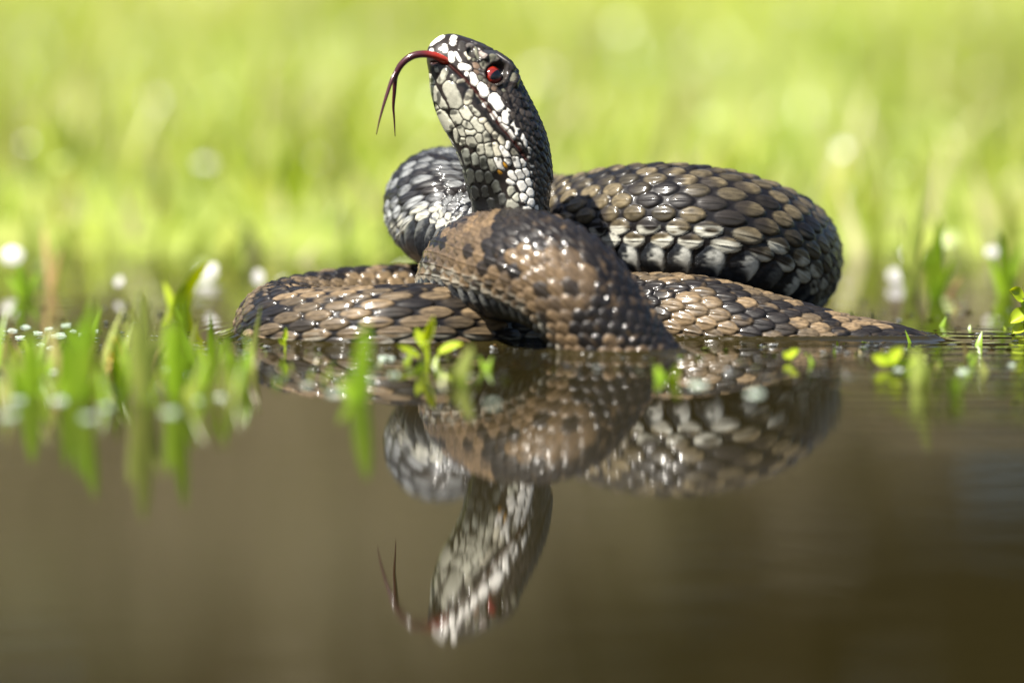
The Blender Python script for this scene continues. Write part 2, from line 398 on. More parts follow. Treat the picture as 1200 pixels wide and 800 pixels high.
# ---- head: shields, skin markings and painted highlights as capsules on the surface, same on both sides
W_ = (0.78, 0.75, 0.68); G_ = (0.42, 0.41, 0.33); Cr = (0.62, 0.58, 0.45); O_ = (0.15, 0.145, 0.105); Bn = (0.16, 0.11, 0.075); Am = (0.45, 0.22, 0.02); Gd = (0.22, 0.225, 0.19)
caps = [
 (506, 51, 518, 43, 2.6, W_), (506, 59, 505, 64, 2.2, W_), (521, 54, 522, 60, 2.8, W_), (532, 45, 531, 50, 3.6, W_), (529, 64, 529, 70, 3.4, W_), (534, 62, 539, 71, 1.7, W_),  # first capsule paints the white glare on the snout top
 (541, 78, 548, 79.5, 3.8, W_), (547, 86, 547, 87, 2.2, W_), (554.5, 89, 556.5, 96, 4.5, W_), (565, 101, 567.5, 109, 5.5, W_), (580, 116, 586, 123, 7.4, W_), (593, 120, 595, 123, 3, W_),
 (594.5, 129, 593, 142, 5.6, W_), (602, 145, 606, 157, 5.2, W_), (612, 160, 615, 170, 5, W_), (621, 174, 621, 178, 4.4, W_), (615, 177, 619, 184, 3.6, W_),
 (578, 134, 580, 138, 3.4, W_), (585, 139, 587, 142, 2.4, W_), (589, 146, 594, 151, 3, W_), (598, 154, 603, 161, 3.6, W_), (607, 166, 611, 170, 3, W_),
 (547, 98, 565, 119, 1.1, Cr), (568, 122, 568.5, 123, 2.6, W_), (572, 127, 577, 133, 1.0, Cr),
 (526.5, 103, 534.5, 121, 7.6, G_), (552.5, 107, 547, 119, 4.4, Cr), (506, 104, 519, 125, 4.6, G_), (503, 89, 507, 97, 3, G_), (516, 131, 527, 149, 4.6, G_),
 (533, 133, 538, 142, 5, G_), (544, 130, 549, 138, 5.4, G_), (552, 126, 560, 134, 2.6, G_), (555, 142, 562, 153, 5, G_), (546, 145, 551, 150, 5, G_), (548, 154.5, 556, 155, 4.4, G_),
 (561, 159, 562, 164, 4.8, G_), (569, 158, 570, 164, 4, G_), (551, 165, 555, 168, 5.4, G_), (540, 150, 543, 157, 3.6, G_), (542, 165, 542, 167, 4, G_), (533, 153, 537, 166, 2.8, G_),
 (563, 142, 567, 141, 3, Cr), (571, 146, 575, 154, 3, Cr), (579, 157, 581, 160, 3, Cr), (586, 162, 590, 168, 3, Cr), (595, 168, 594, 173, 3, W_),
 (511, 80, 512, 83, 2.2, G_), (522, 84, 516, 95, 3.2, G_), (531, 90, 532, 93, 3, G_), (537, 96, 543, 94, 2.2, Cr), (512, 124, 514, 128, 3, G_),
 (563, 172, 564, 178, 4.2, G_), (572, 171, 574, 181, 4, G_), (580, 171, 584, 181, 4, Cr), (588, 174, 594, 183, 3.8, W_), (601, 177, 604, 181, 3, Cr), (583, 188, 587, 197, 4.4, W_), (575, 190, 579, 198, 4, G_),
 (594, 188, 596, 190, 4, W_), (604, 187, 608, 194, 4.6, W_), (613, 189, 614, 193, 4.8, W_), (621, 191, 622, 194, 4.8, W_), (623, 201, 623, 203, 4.2, W_), (616, 200, 619, 204, 5, W_), (608, 203, 611, 207, 5.4, W_),
 (599, 204, 603, 209, 4.2, W_), (596, 212, 601, 214, 2.8, W_), (624, 209, 624, 212, 3, W_), (619, 212, 621, 215, 5, W_), (611, 215, 614, 220, 5.2, W_), (620, 224, 622, 227, 5, W_), (613, 231, 615, 232, 4.8, W_),
 (622, 236, 623, 238, 5, W_), (629, 233, 630, 234, 3.2, Bn), (630, 241, 630, 243, 4.2, W_), (599, 223, 600, 226, 4, G_), (604, 230, 605, 233, 4, G_), (599, 239, 602, 242, 5.4, G_), (618, 246, 619, 248, 5.4, W_), (627, 250, 627, 252, 4.6, W_),
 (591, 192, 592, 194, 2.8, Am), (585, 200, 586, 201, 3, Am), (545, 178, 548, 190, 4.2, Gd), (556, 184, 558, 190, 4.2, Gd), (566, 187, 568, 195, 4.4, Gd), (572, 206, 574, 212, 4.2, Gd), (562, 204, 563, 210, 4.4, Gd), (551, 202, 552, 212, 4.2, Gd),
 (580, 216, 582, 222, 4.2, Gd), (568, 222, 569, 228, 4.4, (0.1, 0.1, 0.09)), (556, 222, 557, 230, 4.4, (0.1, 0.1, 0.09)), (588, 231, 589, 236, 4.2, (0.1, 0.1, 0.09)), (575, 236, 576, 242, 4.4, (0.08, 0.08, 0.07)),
 (563, 63, 564, 66, 4, (0.30, 0.25, 0.22)), (574, 68, 575, 71, 4, O_), (566, 75, 567, 78, 3.4, O_), (556, 75, 558, 78, 3.2, Bn), (557, 84, 559, 86, 2.6, Bn), (561, 90, 563, 92, 2.6, O_), (567, 95, 568, 97, 2.6, O_),
 (573, 99, 574, 100, 2.6, Bn), (578, 102, 580, 104, 3, Bn), (587, 105, 589, 107, 3, O_), (594, 103, 596, 100, 2.6, Bn), (598, 94, 599, 88, 2.4, O_), (546, 63, 552, 72, 2.2, Cr), (557, 55, 560, 68, 2.4, O_), (552, 71, 556, 71, 2.4, O_),
 (548, 54, 556, 52, 2.6, (0.09, 0.08, 0.07)), (541, 52, 541, 58, 4, (0.05, 0.045, 0.04)), (553, 50, 562, 59, 1.3, (0.5, 0.46, 0.42)), (580, 66, 591, 76, 1.2, (0.5, 0.46, 0.42)),  # the two thin pale capsules paint rim light along the crown
 (567, 62, 576, 62, 3, (0.04, 0.037, 0.035)),
]
for i in range(26):      # small dark scales over the back of the head and neck
    t_ = i / 25.0
    for j in range(2):
        x = 598 + 44 * min(1, t_ * 1.15) - 11 * j + (1.8 if i % 2 else -1.8); y = 102 + 138 * t_ + 4 * j
        if j == 1 and t_ > 0.35: x += 1
        caps.append((x, y, x + 2.0, y + 4.0, 3.9, (0.040 + 0.02 * (i % 3), 0.034 + 0.016 * (i % 3), 0.030 + 0.012 * (i % 3))))
iH = int(np.searchsorted(ss, s_key[NHEAD] + 24))
px, py = project(base[:iH])
cam_half = (np.arange(NT) if SIDE > 0 else np.arange(NT))
vis_j = np.where(th * SIDE >= 0)[0]
mirror = (NT - np.arange(NT)) % NT
for j in range(NT):
    if th[j] * SIDE < 0:
        px[:, j] = px[:, mirror[j]]; py[:, j] = py[:, mirror[j]]
x_ = px[:, :, None]; y_ = py[:, :, None]
d1 = np.full(px.shape, 1e9); d2 = np.full(px.shape, 1e9); own = np.zeros(px.shape, int)
CA = np.array([c[:5] for c in caps], float); CA[:, 4] += np.where(CA[:, 4] > 2.4, 0.1, 0.0)
for i_, c_ in enumerate(caps):
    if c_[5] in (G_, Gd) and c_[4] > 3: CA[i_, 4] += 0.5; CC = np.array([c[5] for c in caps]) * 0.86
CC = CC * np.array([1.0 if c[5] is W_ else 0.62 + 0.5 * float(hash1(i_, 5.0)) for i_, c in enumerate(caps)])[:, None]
wob = (vnoise(px / 3.6, py / 3.6) - 0.5) * 1.7
for i, (x1, y1, x2, y2, r) in enumerate(CA):
    dx, dy = x2 - x1, y2 - y1
    t_ = np.clip(((px - x1) * dx + (py - y1) * dy) / (dx * dx + dy * dy + 1e-9), 0, 1)
    d = np.hypot(px - x1 - t_ * dx, py - y1 - t_ * dy) - r + wob * min(1, r / 4)
    m = d < d1
    d2 = np.where(m, d1, np.minimum(d2, d)); own = np.where(m, i, own); d1 = np.where(m, d, d1)
rr = CA[own, 4]
ins = sstep(0.35, -0.35, d1) * sstep(0.6, 1.9, d2 - d1)
hcol = CC[own] * (0.9 + 0.18 * vnoise(px / 2.6 + 9, py / 2.6))[..., None]
hbk = np.array((0.016, 0.012, 0.010))[None, None] + 0 * hcol
hcol = hbk * (1 - ins[..., None]) + hcol * ins[..., None]
dd = np.clip(1 + d1 / rr, 0, 1)
edge = np.minimum(-d1, (d2 - d1) / 2)
hh = np.minimum(rr * 0.24, 1.2) * sstep(-0.1, 1.7, edge)
dors = sstep(0.0, 1.5, d1) * sstep(1.75, 1.45, np.abs(th))[None, :] * sstep(20, 60, ss[:iH])[:, None]
hh = hh * (1 - dors) + disp[:iH] * 0.8 * dors
hcol = hcol * (1 - dors[..., None]) + (np.where(inside[:iH], 0.010 + 0.018 * rnd[:iH], 0.005)[..., None] * np.array((1.0, 0.86, 0.76))) * dors[..., None]
def polyd(pts):
    dm = np.full(px.shape, 1e9)
    for (x1, y1), (x2, y2) in zip(pts[:-1], pts[1:]):
        dx, dy = x2 - x1, y2 - y1
        t_ = np.clip(((px - x1) * dx + (py - y1) * dy) / (dx * dx + dy * dy), 0, 1)
        dm = np.minimum(dm, np.hypot(px - x1 - t_ * dx, py - y1 - t_ * dy))
    return dm
mouth = polyd([(506, 74), (516, 73), (526, 75), (536, 84), (546, 93.5), (556, 105), (566, 117.5), (574, 129), (584, 144), (596, 158), (607, 172), (616, 186)])
hh -= 3.2 * np.exp(-(mouth / 1.8) ** 2)
isW = (np.array([1.0 if c[5] is W_ and c[1] < 172 else 0.0 for c in caps]))[own]
pm = sstep(0.52, 0.75, vnoise(px / 4.6 + 20, py / 5.5 + 3)) * (1 - isW) * np.where(rr > 7, 0.25, 1.0) * sstep(60, 75, py) * sstep(215, 190, py)
hcol = hcol * (1 - 0.8 * pm)[..., None]
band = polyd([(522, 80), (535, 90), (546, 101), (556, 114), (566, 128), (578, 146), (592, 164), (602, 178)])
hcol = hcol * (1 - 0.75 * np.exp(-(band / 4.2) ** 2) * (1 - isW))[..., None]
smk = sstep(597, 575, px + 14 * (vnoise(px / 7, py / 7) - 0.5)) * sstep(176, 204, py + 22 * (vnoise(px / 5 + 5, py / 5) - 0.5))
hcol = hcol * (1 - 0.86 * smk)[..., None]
mm = np.exp(-(mouth / 1.7) ** 2)[..., None] * 0.9
hcol = hcol * (1 - mm) + np.array((0.035, 0.008, 0.006)) * mm
ex, ey = 580.5, 86.5
er = np.hypot(px - ex, py - ey)
inb = sstep(12.2, 10.6, er)
ring_e = np.exp(-((er - 13.6) / 2.2) ** 2)[..., None] * 0.8
hcol = hcol * (1 - ring_e) + np.array((0.03, 0.024, 0.02)) * ring_e
hh = hh * (1 - inb) - 5.0 * inb + 1.3 * np.exp(-((er - 13.5) / 1.6) ** 2)
hcol = hcol * (1 - inb[..., None]) + np.array((0.01, 0.008, 0.007)) * inb[..., None]
brow = polyd([(566, 67), (580, 68.5), (592, 76), (600, 87), (602, 97)])
hh += 5.4 * np.exp(-(brow / 4.4) ** 2) * (1 - inb)
nr = np.hypot((px - 551.5) * 1.0, (py - 61.5) * 0.8)
nin = sstep(5.0, 2.6, nr)
hh += -3.2 * nin + 1.0 * np.exp(-((nr - 6.4) / 1.5) ** 2)
hcol = hcol * (1 - nin[..., None] * 0.85) + np.array((0.02, 0.018, 0.014)) * nin[..., None] * 0.85
snt = sstep(0, 10, ss[:iH])[:, None]
hw = (sstep(s_key[NHEAD] + 12, s_key[NHEAD - 1] - 18, ss[:iH])[:, None] + 0 * th[None, :])
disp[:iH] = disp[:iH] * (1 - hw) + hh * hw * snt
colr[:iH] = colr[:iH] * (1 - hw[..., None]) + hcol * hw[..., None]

Vs = base + nrm * (disp * U)[:, :, None]
# a little flattening so that coils lie on one another
VV = np.vstack([Vs.reshape(-1, 3), pos[:1], pos[-1:]])
FF = grid_faces(NS, NT, True)
capA = [[NS * NT, (j + 1) % NT, j, j] for j in range(NT)]
m_body, t, b = new_mat('snake_scales')
at_ = t.nodes.new('ShaderNodeAttribute'); at_.attribute_name = 'col'
nz = noise(t, 2600, 3)
mxc = t.nodes.new('ShaderNodeMix'); mxc.data_type = 'RGBA'; mxc.blend_type = 'MULTIPLY'; mxc.inputs[0].default_value = 1
link(t, at_.outputs['Color'], mxc.inputs[6])
link(t, ramp(t, nz, [(0.3, (0.86, 0.86, 0.86)), (0.7, (1.1, 1.1, 1.1))]), mxc.inputs[7])
link(t, mxc.outputs[2], b.inputs['Base Color'])
rr_ = t.nodes.new('ShaderNodeMapRange'); rr_.inputs['To Min'].default_value = 0.34; rr_.inputs['To Max'].default_value = 0.52
link(t, noise(t, 240, 2), rr_.inputs['Value']); link(t, rr_.outputs[0], b.inputs['Roughness'])
b.inputs['Specular IOR Level'].default_value = 0.12
b.inputs['Coat Weight'].default_value = 0.34; b.inputs['Coat Roughness'].default_value = 0.11
bp = t.nodes.new('ShaderNodeBump'); bp.inputs['Strength'].default_value = 0.12; bp.inputs['Distance'].default_value = 0.0001
link(t, noise(t, 2200, 2), bp.inputs['Height']); link(t, bp.outputs[0], b.inputs['Normal'])

snake = empty('snake', (pos[iH, 0], pos[iH, 1], 0.0))
tag(snake, 'coiled wet viper with brown zigzag scales, raised head and red forked tongue, in shallow water', 'snake')
capf = np.array([[NS * NT, (j + 1) % NT, j] for j in range(NT)])
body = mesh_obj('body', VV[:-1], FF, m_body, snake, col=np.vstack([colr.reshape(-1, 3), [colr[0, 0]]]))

# ---- eyes
def eye_mat():
    m, t, b = new_mat('red_iris')
    tc = t.nodes.new('ShaderNodeTexCoord')
    c = ramp(t, noise(t, 900, 3, tc.outputs['Object']), [(0.3, (0.07, 0.004, 0.002)), (0.7, (0.22, 0.014, 0.005))])
    link(t, c, b.inputs['Base Color'])
    b.inputs['Roughness'].default_value = 0.12; b.inputs['Coat Weight'].default_value = 1.0; b.inputs['Coat Roughness'].default_value = 0.03
    return m
m_iris = eye_mat()
m_dark, t, b = new_mat('pupil_black'); b.inputs['Base Color'].default_value = (0.004, 0.005, 0.008, 1); b.inputs['Roughness'].default_value = 0.05
def sphere(c, r, n=20, mtx=None, sc=(1, 1, 1)):
    th_ = np.linspace(0.001, math.pi - 0.001, n // 2 + 1); ph_ = np.linspace(0, 2 * math.pi, n, endpoint=False)
    V = np.stack([np.sin(th_)[:, None] * np.cos(ph_)[None] * sc[0], np.sin(th_)[:, None] * np.sin(ph_)[None] * sc[1], np.cos(th_)[:, None] * sc[2] + 0 * ph_[None]], -1).reshape(-1, 3)
    if mtx is not None: V = V @ mtx.T
    return V * r + np.asarray(c), grid_faces(len(th_), n, True)
pxe, pye = project(base[:iH])
e2 = (pxe - ex) ** 2 + (pye - ey) ** 2
e2[:, th * SIDE < 0] = 1e9
ie, je = np.unravel_index(np.argmin(e2), e2.shape)
for jj in (je, mirror[je]):
    n_ = nrm[ie, jj]; p_ = base[ie, jj]
    axis = Tn[ie] - (Tn[ie] @ n_) * n_; axis /= np.linalg.norm(axis)
    o3 = np.cross(n_, axis)
    M = np.stack([axis, o3, n_], 1)
    V, F = sphere(p_ - n_ * 8.4 * U, 12.2 * U, 28, M, (1, 0.95, 0.9))
    ey_o = mesh_obj('eye', V, F, m_iris, snake)
    # slit pupil, across the jaw line, set just proud of the eyeball
    a1 = np.linspace(-1, 1, 15); rows = []
    for q_ in a1:
        wd = 4.4 * math.sqrt(max(1 - q_ * q_, 0)) + 0.05
        line = []
        for w2 in np.linspace(-1, 1, 5):
            X = w2 * wd + 1.2; Y = q_ * 9.2
            Z = 0.9 * math.sqrt(max(12.2 ** 2 - X * X - (Y / 0.95) ** 2, 0)) + 0.18
            line.append(p_ - n_ * 8.4 * U + (axis * X + o3 * Y + n_ * Z) * U)
        rows.append(line)
    pv = np.array(rows).reshape(-1, 3)
    pup = mesh_obj('pupil', pv, grid_faces(15, 5), m_dark, ey_o)
    pup.location = (0, 0, 0)

# ---- forked tongue
m_ton, t, b = new_mat('tongue_red')
at_ = t.nodes.new('ShaderNodeAttribute'); at_.attribute_name = 'col'
link(t, at_.outputs['Color'], b.inputs['Base Color'])
b.inputs['Roughness'].default_value = 0.2; b.inputs['Subsurface Weight'].default_value = 0.25
b.inputs['Subsurface Radius'].default_value = (0.001, 0.0003, 0.0002); b.inputs['Subsurface Scale'].default_value = 0.5
def tongue_piece(name, keys, parent):
    K = [[*at(x, y, Y), r] for x, y, Y, r in keys]
    P, _, _ = catmull(K, 46)
    V, F = tube(P[:, :3], P[:, 3] * U * 1.02, 14, 0.9)
    x, y = project(V)
    f = sstep(490, 524, x)[:, None]
    c = np.array((0.045, 0.010, 0.014)) * (1 - f) + np.array((0.36, 0.026, 0.010)) * f
    return mesh_obj(name, V, F, m_ton, parent, col=c)
ton = tongue_piece('tongue', [(531, 77, -14, 4.6), (522, 71.5, -27, 5.0), (511, 66, -33, 4.9), (497, 63.5, -36, 4.7), (483, 66, -37, 4.6), (471, 75, -37, 4.3), (464.5, 86, -36, 3.9), (462, 95, -36, 3.0)], snake)
f1 = tongue_piece('tongue_tip', [(464, 84, -38.5, 2.4), (460, 92, -42, 2.6), (455, 106, -46, 2.3), (450, 122, -50, 1.8), (445, 140, -52, 1.2), (441, 158, -53, 0.5)], ton)
f2 = tongue_piece('tongue_tip', [(465, 86, -34, 2.4), (463, 96, -31, 2.6), (462, 110, -28, 2.2), (461, 125, -24, 1.6), (462, 140, -20, 1.1), (463, 160, -16, 0.45)], ton)
for f_ in (f1, f2): f_.location = (0, 0, 0)
#@@ENDSNAKE

# ================================================================== WATER
m_wat, t, b = new_mat('pond_water')
b.inputs['Base Color'].default_value = (0.014, 0.011, 0.0035, 1)
b.inputs['Roughness'].default_value = 0.0; b.inputs['IOR'].default_value = 1.33; b.inputs['Specular IOR Level'].default_value = 0.5
tc = t.nodes.new('ShaderNodeTexCoord')
n1 = noise(t, 1.0, 3, tc.outputs['Object'], (26, 130, 1)); n2 = noise(t, 1.0, 2, tc.outputs['Object'], (7, 30, 1))
ad = t.nodes.new('ShaderNodeMath'); ad.operation = 'MULTIPLY_ADD'; ad.inputs[1].default_value = 4.0
link(t, n2, ad.inputs[0]); link(t, n1, ad.inputs[2])
bp = t.nodes.new('ShaderNodeBump'); bp.inputs['Strength'].default_value = 1.0; bp.inputs['Distance'].default_value = 0.000018
link(t, ad.outputs[0], bp.inputs['Height']); link(t, bp.outputs[0], b.inputs['Normal'])
def axis_pts(lo, hi, st, far0, far1, gr=1.25):
    c = list(np.arange(lo, hi + 0.1, st)); d = st
    while c[-1] < far1: d *= gr; c.append(c[-1] + d)
    d = st
    while c[0] > far0: d *= gr; c.insert(0, c[0] - d)
    return np.array(c) * U
xs = axis_pts(-420, 600, 3.0, -40000, 40000); ys = np.concatenate([axis_pts(-330, 400, 3.0, -330, 60000)])
fr = np.arange(-1600, -330, 4.0) * U; more_ = [fr[0]]; d_ = 4.0 * U
while more_[0] > -16000 * U: d_ *= 1.25; more_.insert(0, more_[0] - d_)
ys = np.concatenate([more_[:-1], fr, ys[ys > -329 * U]])
X, Yg = np.meshgrid(xs, ys)
Z = np.zeros_like(X)
flat = Vs.reshape(-1, 3)
zw = np.abs(flat[:, 2]) < 1.0 * U
wl = flat[zw][::3]
kd = KDTree(len(wl))
for i, p_ in enumerate(wl): kd.insert((p_[0], p_[1], 0), i)
kd.balance()
near = (X > -440 * U) & (X < 620 * U) & (Yg > -345 * U) & (Yg < 415 * U)
dist = np.full(X.shape, 1.0)
idx = np.argwhere(near)
for i, j in idx:
    dist[i, j] = kd.find((X[i, j], Yg[i, j], 0))[2]
du = dist / U
Z += 8.0 * U * np.exp(-du / 8.0)
rg = sstep(250, 420, X / U) * sstep(-1500, -900, Yg / U) * sstep(200, -60, Yg / U)
Z += 0.55 * U * rg * np.sin(Yg / U / 11.0 + 2.2 * vnoise(X / U / 260, Yg / U / 60)) * vnoise(X / U / 190 + 4, Yg / U / 26 + 7)
# slow rings that run out from the coils
Z += 0.30 * U * np.sin(du / 5.5) * np.exp(-du / 60.0) * (du < 400)
water = mesh_obj('water', np.stack([X, Yg, Z], -1).reshape(-1, 3), grid_faces(len(ys), len(xs)), m_wat)
tag(water, 'still brown pond water mirroring the snake', None, None, 'structure')

# ================================================================== GROUND
m_gr, t, b = new_mat('marsh_soil')
link(t, ramp(t, noise(t, 9, 5), [(0.3, (0.10, 0.13, 0.016)), (0.55, (0.17, 0.21, 0.025)), (0.75, (0.22, 0.20, 0.06))]), b.inputs['Base Color'])
b.inputs['Roughness'].default_value = 0.8
def ground_z(x, y):
    """height of the land: pond bed in front, a wet margin, then a meadow that rises gently to a heath"""
    n = vnoise(x * 6 + 50, y * 6 + 50) - 0.5; n2 = vnoise(x * 1.3 + 9, y * 1.3) - 0.5
    e = y + (0.26 * n2 + 0.16 * (vnoise(x * 4.0 + 2, y * 3.0 + 8) - 0.5)) * sstep(0.0, 0.2, y)
    z = -0.05 + 0.060 * sstep(0.03, 0.33, e) + 0.018 * np.clip(e - 0.5, 0, 6) + 0.012 * n + 0.02 * n2 * sstep(0.4, 2, e)
    z = z + 0.02 * np.clip(e - 6.7, 0, 30)
    return z
gx = np.concatenate([-np.geomspace(60, 3.0, 26), np.linspace(-2.8, 2.8, 70), np.geomspace(3.0, 60, 26)])
gy = np.concatenate([[-60, -30, -12, -5, -3], np.linspace(-2, 3, 70), np.geomspace(3.1, 90, 50)])
GX, GY = np.meshgrid(gx, gy)
GZ = ground_z(GX, GY)
ground = mesh_obj('ground', np.stack([GX, GY, GZ], -1).reshape(-1, 3), grid_faces(len(gy), len(gx)), m_gr)
tag(ground, 'marshy meadow ground rising beyond the pond', None, None, 'structure')

# ================================================================== PLANTS
def blade(P0, h, lean, wd, bend=0.5, segs=6, face=None, thick=0.12, tp=2.2):
    """one grass blade: folded strip, base P0, height h, lean vector, width wd"""
    P0 = np.asarray(P0, float); lean = np.asarray(lean, float)
    t = np.linspace(0, 1, segs + 1)
    c = P0 + np.stack([0 * t, 0 * t, t * h], 1) + lean[None] * (t ** (1 + bend))[:, None]
    if face is None:
        a = RNG.uniform(0, 2 * math.pi); face = (math.cos(a), math.sin(a), 0)
    f = np.asarray(face, float)
    wv = wd * 0.5 * np.clip(1.02 - t ** tp, 0.03, 1) * (0.75 + 0.5 * np.minimum(t * 3, 1) * 0.5)
    side = np.cross(f, (0, 0, 1)); side /= np.linalg.norm(side) + 1e-9
    V = np.stack([c - side * wv[:, None], c + f * (wv * thick * 2)[:, None], c + side * wv[:, None]], 1).reshape(-1, 3)
    return V, grid_faces(segs + 1, 3)
def join(parts):
    Vs_, Fs_, n = [], [], 0
    for V, F in parts:
        Vs_.append(V); Fs_.append(F + n); n += len(V)
    return np.vstack(Vs_), np.vstack(Fs_)

# ---- meadow grass behind the pond (uncountable): one mass
m_mead = leaf_mat('meadow_grass', None, None, 0.32, 0.5, attr=True)
parts = []; cols = []
def add_grass(n, y0, y1, hmin, hmax, wmin, wmax, pal, lean=0.5, xw=0.16, x0=0.16):
    for _ in range(n):
        y = y0 + (y1 - y0) * RNG.random() ** 0.8
        xm = x0 + xw * (y + 1.2)
        x = RNG.uniform(-xm, xm)
        z = float(ground_z(np.array(x), np.array(y)))
        clump = float(vnoise(np.array(x * 9.0), np.array(y * 7.0)))
        if clump < 0.30 and RNG.random() < 0.7: continue
        h = RNG.uniform(hmin, hmax) * (0.6 + 0.7 * clump)
        a = RNG.uniform(0, 2 * math.pi); l = h * lean * RNG.random()
        V, F = blade((x, y, z - 0.004), h, (l * math.cos(a), l * math.sin(a), 0), RNG.uniform(wmin, wmax), 0.8, 4)
        parts.append((V, F))
        c = np.array(pal[RNG.integers(len(pal))]) * RNG.uniform(0.75, 1.25)
        cols.append(np.repeat(c[None], len(V), 0))
G1 = [(0.26, 0.33, 0.045), (0.32, 0.38, 0.06), (0.22, 0.30, 0.035), (0.36, 0.38, 0.09), (0.43, 0.40, 0.21)]
G2 = [(0.38, 0.44, 0.055), (0.43, 0.47, 0.07), (0.34, 0.42, 0.048), (0.46, 0.47, 0.12), (0.50, 0.49, 0.26)]
add_grass(1500, 0.16, 0.7, 0.008, 0.028, 0.003, 0.006, G1, 0.6)
add_grass(4200, 0.45, 1.6, 0.015, 0.045, 0.003, 0.006, G1, 0.9)
add_grass(8500, 1.5, 4.0, 0.025, 0.05, 0.004, 0.008, G2, 1.0)
add_grass(6000, 3.8, 8.0, 0.08, 0.16, 0.006, 0.012, G2, 0.6)
V, F = join(parts)
mead = mesh_obj('meadow_grass', V, F, m_mead, None, col=np.vstack(cols))
tag(mead, 'blurred bright green grass covering the meadow behind', 'grass', None, 'stuff')

# ---- dry sedge beyond the meadow and the wood behind it, seen in the water
parts = []; cols = []
DRY = [(0.30, 0.25, 0.17), (0.33, 0.27, 0.19), (0.23, 0.20, 0.13), (0.20, 0.185, 0.10)]
for _ in range(6000):
    y = RNG.uniform(8.0, 9.6); x = RNG.uniform(-3.2, 3.2); z = float(ground_z(np.array(x), np.array(y)))
    h = RNG.uniform(0.70, 1.15) * (1.25 - 0.55 * float(sstep(-0.5, 0.7, x))) * (0.7 + 0.5 * float(vnoise(np.array(x * 1.7 + 4), np.array(y))))
    a = RNG.uniform(0, 6.28); l = h * 0.35 * RNG.random()
    V, F = blade((x, y, z - 0.01), h, (l * math.cos(a), l * math.sin(a), 0), RNG.uniform(0.012, 0.024), 0.7, 3)
    parts.append((V, F)); cols.append(np.repeat((np.array(DRY[RNG.integers(4)]) * RNG.uniform(0.7, 1.2))[None], len(V), 0))
V, F = join(parts)
sedge = mesh_obj('dry_sedge', V, F, leaf_mat('dry_sedge', None, None, 0.5, 0.35, attr=True), None, col=np.vstack(cols))
tag(sedge, 'tawny dry sedge mirrored as the olive part of the water', 'sedge', None, 'stuff')

parts = []; cols = []
n_leaf = 66000
for tree in range(22):
    tx = -5.5 + 11 * (tree + RNG.uniform(-0.35, 0.35) + 0.5) / 22; ty = RNG.uniform(11.2, 13.5); tz = float(ground_z(np.array(tx), np.array(ty)))
    H = RNG.uniform(2.6, 4.2); rad = RNG.uniform(0.75, 1.2)
    for k in range(4):
        aa = RNG.uniform(0, 6.28); tip = np.array([tx + rad * 0.7 * math.cos(aa), ty + rad * 0.6 * math.sin(aa), tz + H * RNG.uniform(0.6, 0.9)])
        p0 = np.array([tx + 0.05 * math.cos(aa), ty, tz - 0.05]); mid = (p0 + tip) / 2 + RNG.normal(0, 0.08, 3)
        P, _, _ = catmull(np.array([p0, mid, tip]), 8)
        V, F = tube(P, np.linspace(0.05, 0.01, 8), 6, 1.0, (1, 0.3, 0)); parts.append((V, F)); cols.append(np.repeat([[0.05, 0.035, 0.022]], len(V), 0))
    hue = RNG.random()
    cents = [(tx + RNG.normal(0, rad * 0.5), ty + RNG.normal(0, rad * 0.45), tz + RNG.uniform(0.15, 1.0) * H, RNG.uniform(0.22, 0.5)) for _ in range(24)]
    m = n_leaf // 22
    ci = RNG.integers(0, 24, m); cen = np.array(cents)[ci]
    d = RNG.normal(0, 1, (m, 3)); d /= np.linalg.norm(d, axis=1)[:, None]; d *= (cen[:, 3] * RNG.random(m) ** 0.4)[:, None]
    P = cen[:, :3] + d
    u_ = RNG.normal(0, 1, (m, 3)); u_ /= np.linalg.norm(u_, axis=1)[:, None]
    v_ = np.cross(u_, RNG.normal(0, 1, (m, 3))); v_ /= np.linalg.norm(v_, axis=1)[:, None]
    sz = RNG.uniform(0.06, 0.13, m)[:, None]
    Q = np.stack([P - u_ * sz, P + v_ * sz * 0.5, P + u_ * sz, P - v_ * sz * 0.5], 1).reshape(-1, 3)
    parts.append((Q, np.arange(m * 4).reshape(m, 4)))
    hue = float(hue > 0.35) * (0.6 + 0.4 * hue)
    lc = np.array((0.028, 0.068, 0.010)) * (1 - hue) + np.array((0.040, 0.022, 0.009)) * hue
    cols.append(np.repeat(lc[None] * RNG.uniform(0.6, 1.3, m)[:, None], 4, 0))
V, F = join(parts)
wood = mesh_obj('woodland', V, F, leaf_mat('dark_leaves', None, None, 0.5, 0.25, attr=True), None, col=np.vstack(cols), smooth=False)
tag(wood, 'dark brown and green wood edge beyond the meadow', 'wood', None, 'stuff')
#@@NEAR
# ---- individual grass tufts and small plants in and beside the pond
m_blade = leaf_mat('fresh_blade', (0.17, 0.31, 0.014), (0.27, 0.40, 0.026), 0.3, 0.45, 120)
m_pale = leaf_mat('pale_blade', (0.26, 0.33, 0.06), (0.36, 0.40, 0.10), 0.3, 0.45, 120)
m_lime = leaf_mat('lime_leaf', (0.30, 0.42, 0.015), (0.40, 0.46, 0.03), 0.28, 0.4, 200)
m_yel = leaf_mat('yellow_petal', (0.55, 0.36, 0.05), (0.65, 0.50, 0.16), 0.4, 0.35, 300)
m_straw = leaf_mat('straw', (0.28, 0.18, 0.06), (0.36, 0.24, 0.09), 0.5, 0.3, 90)
m_duck = leaf_mat('duckweed', (0.20, 0.27, 0.17), (0.42, 0.46, 0.42), 0.2, 0.2, 1500, spec=0.7)  # pale base colour stands in for sky glare on the fronds
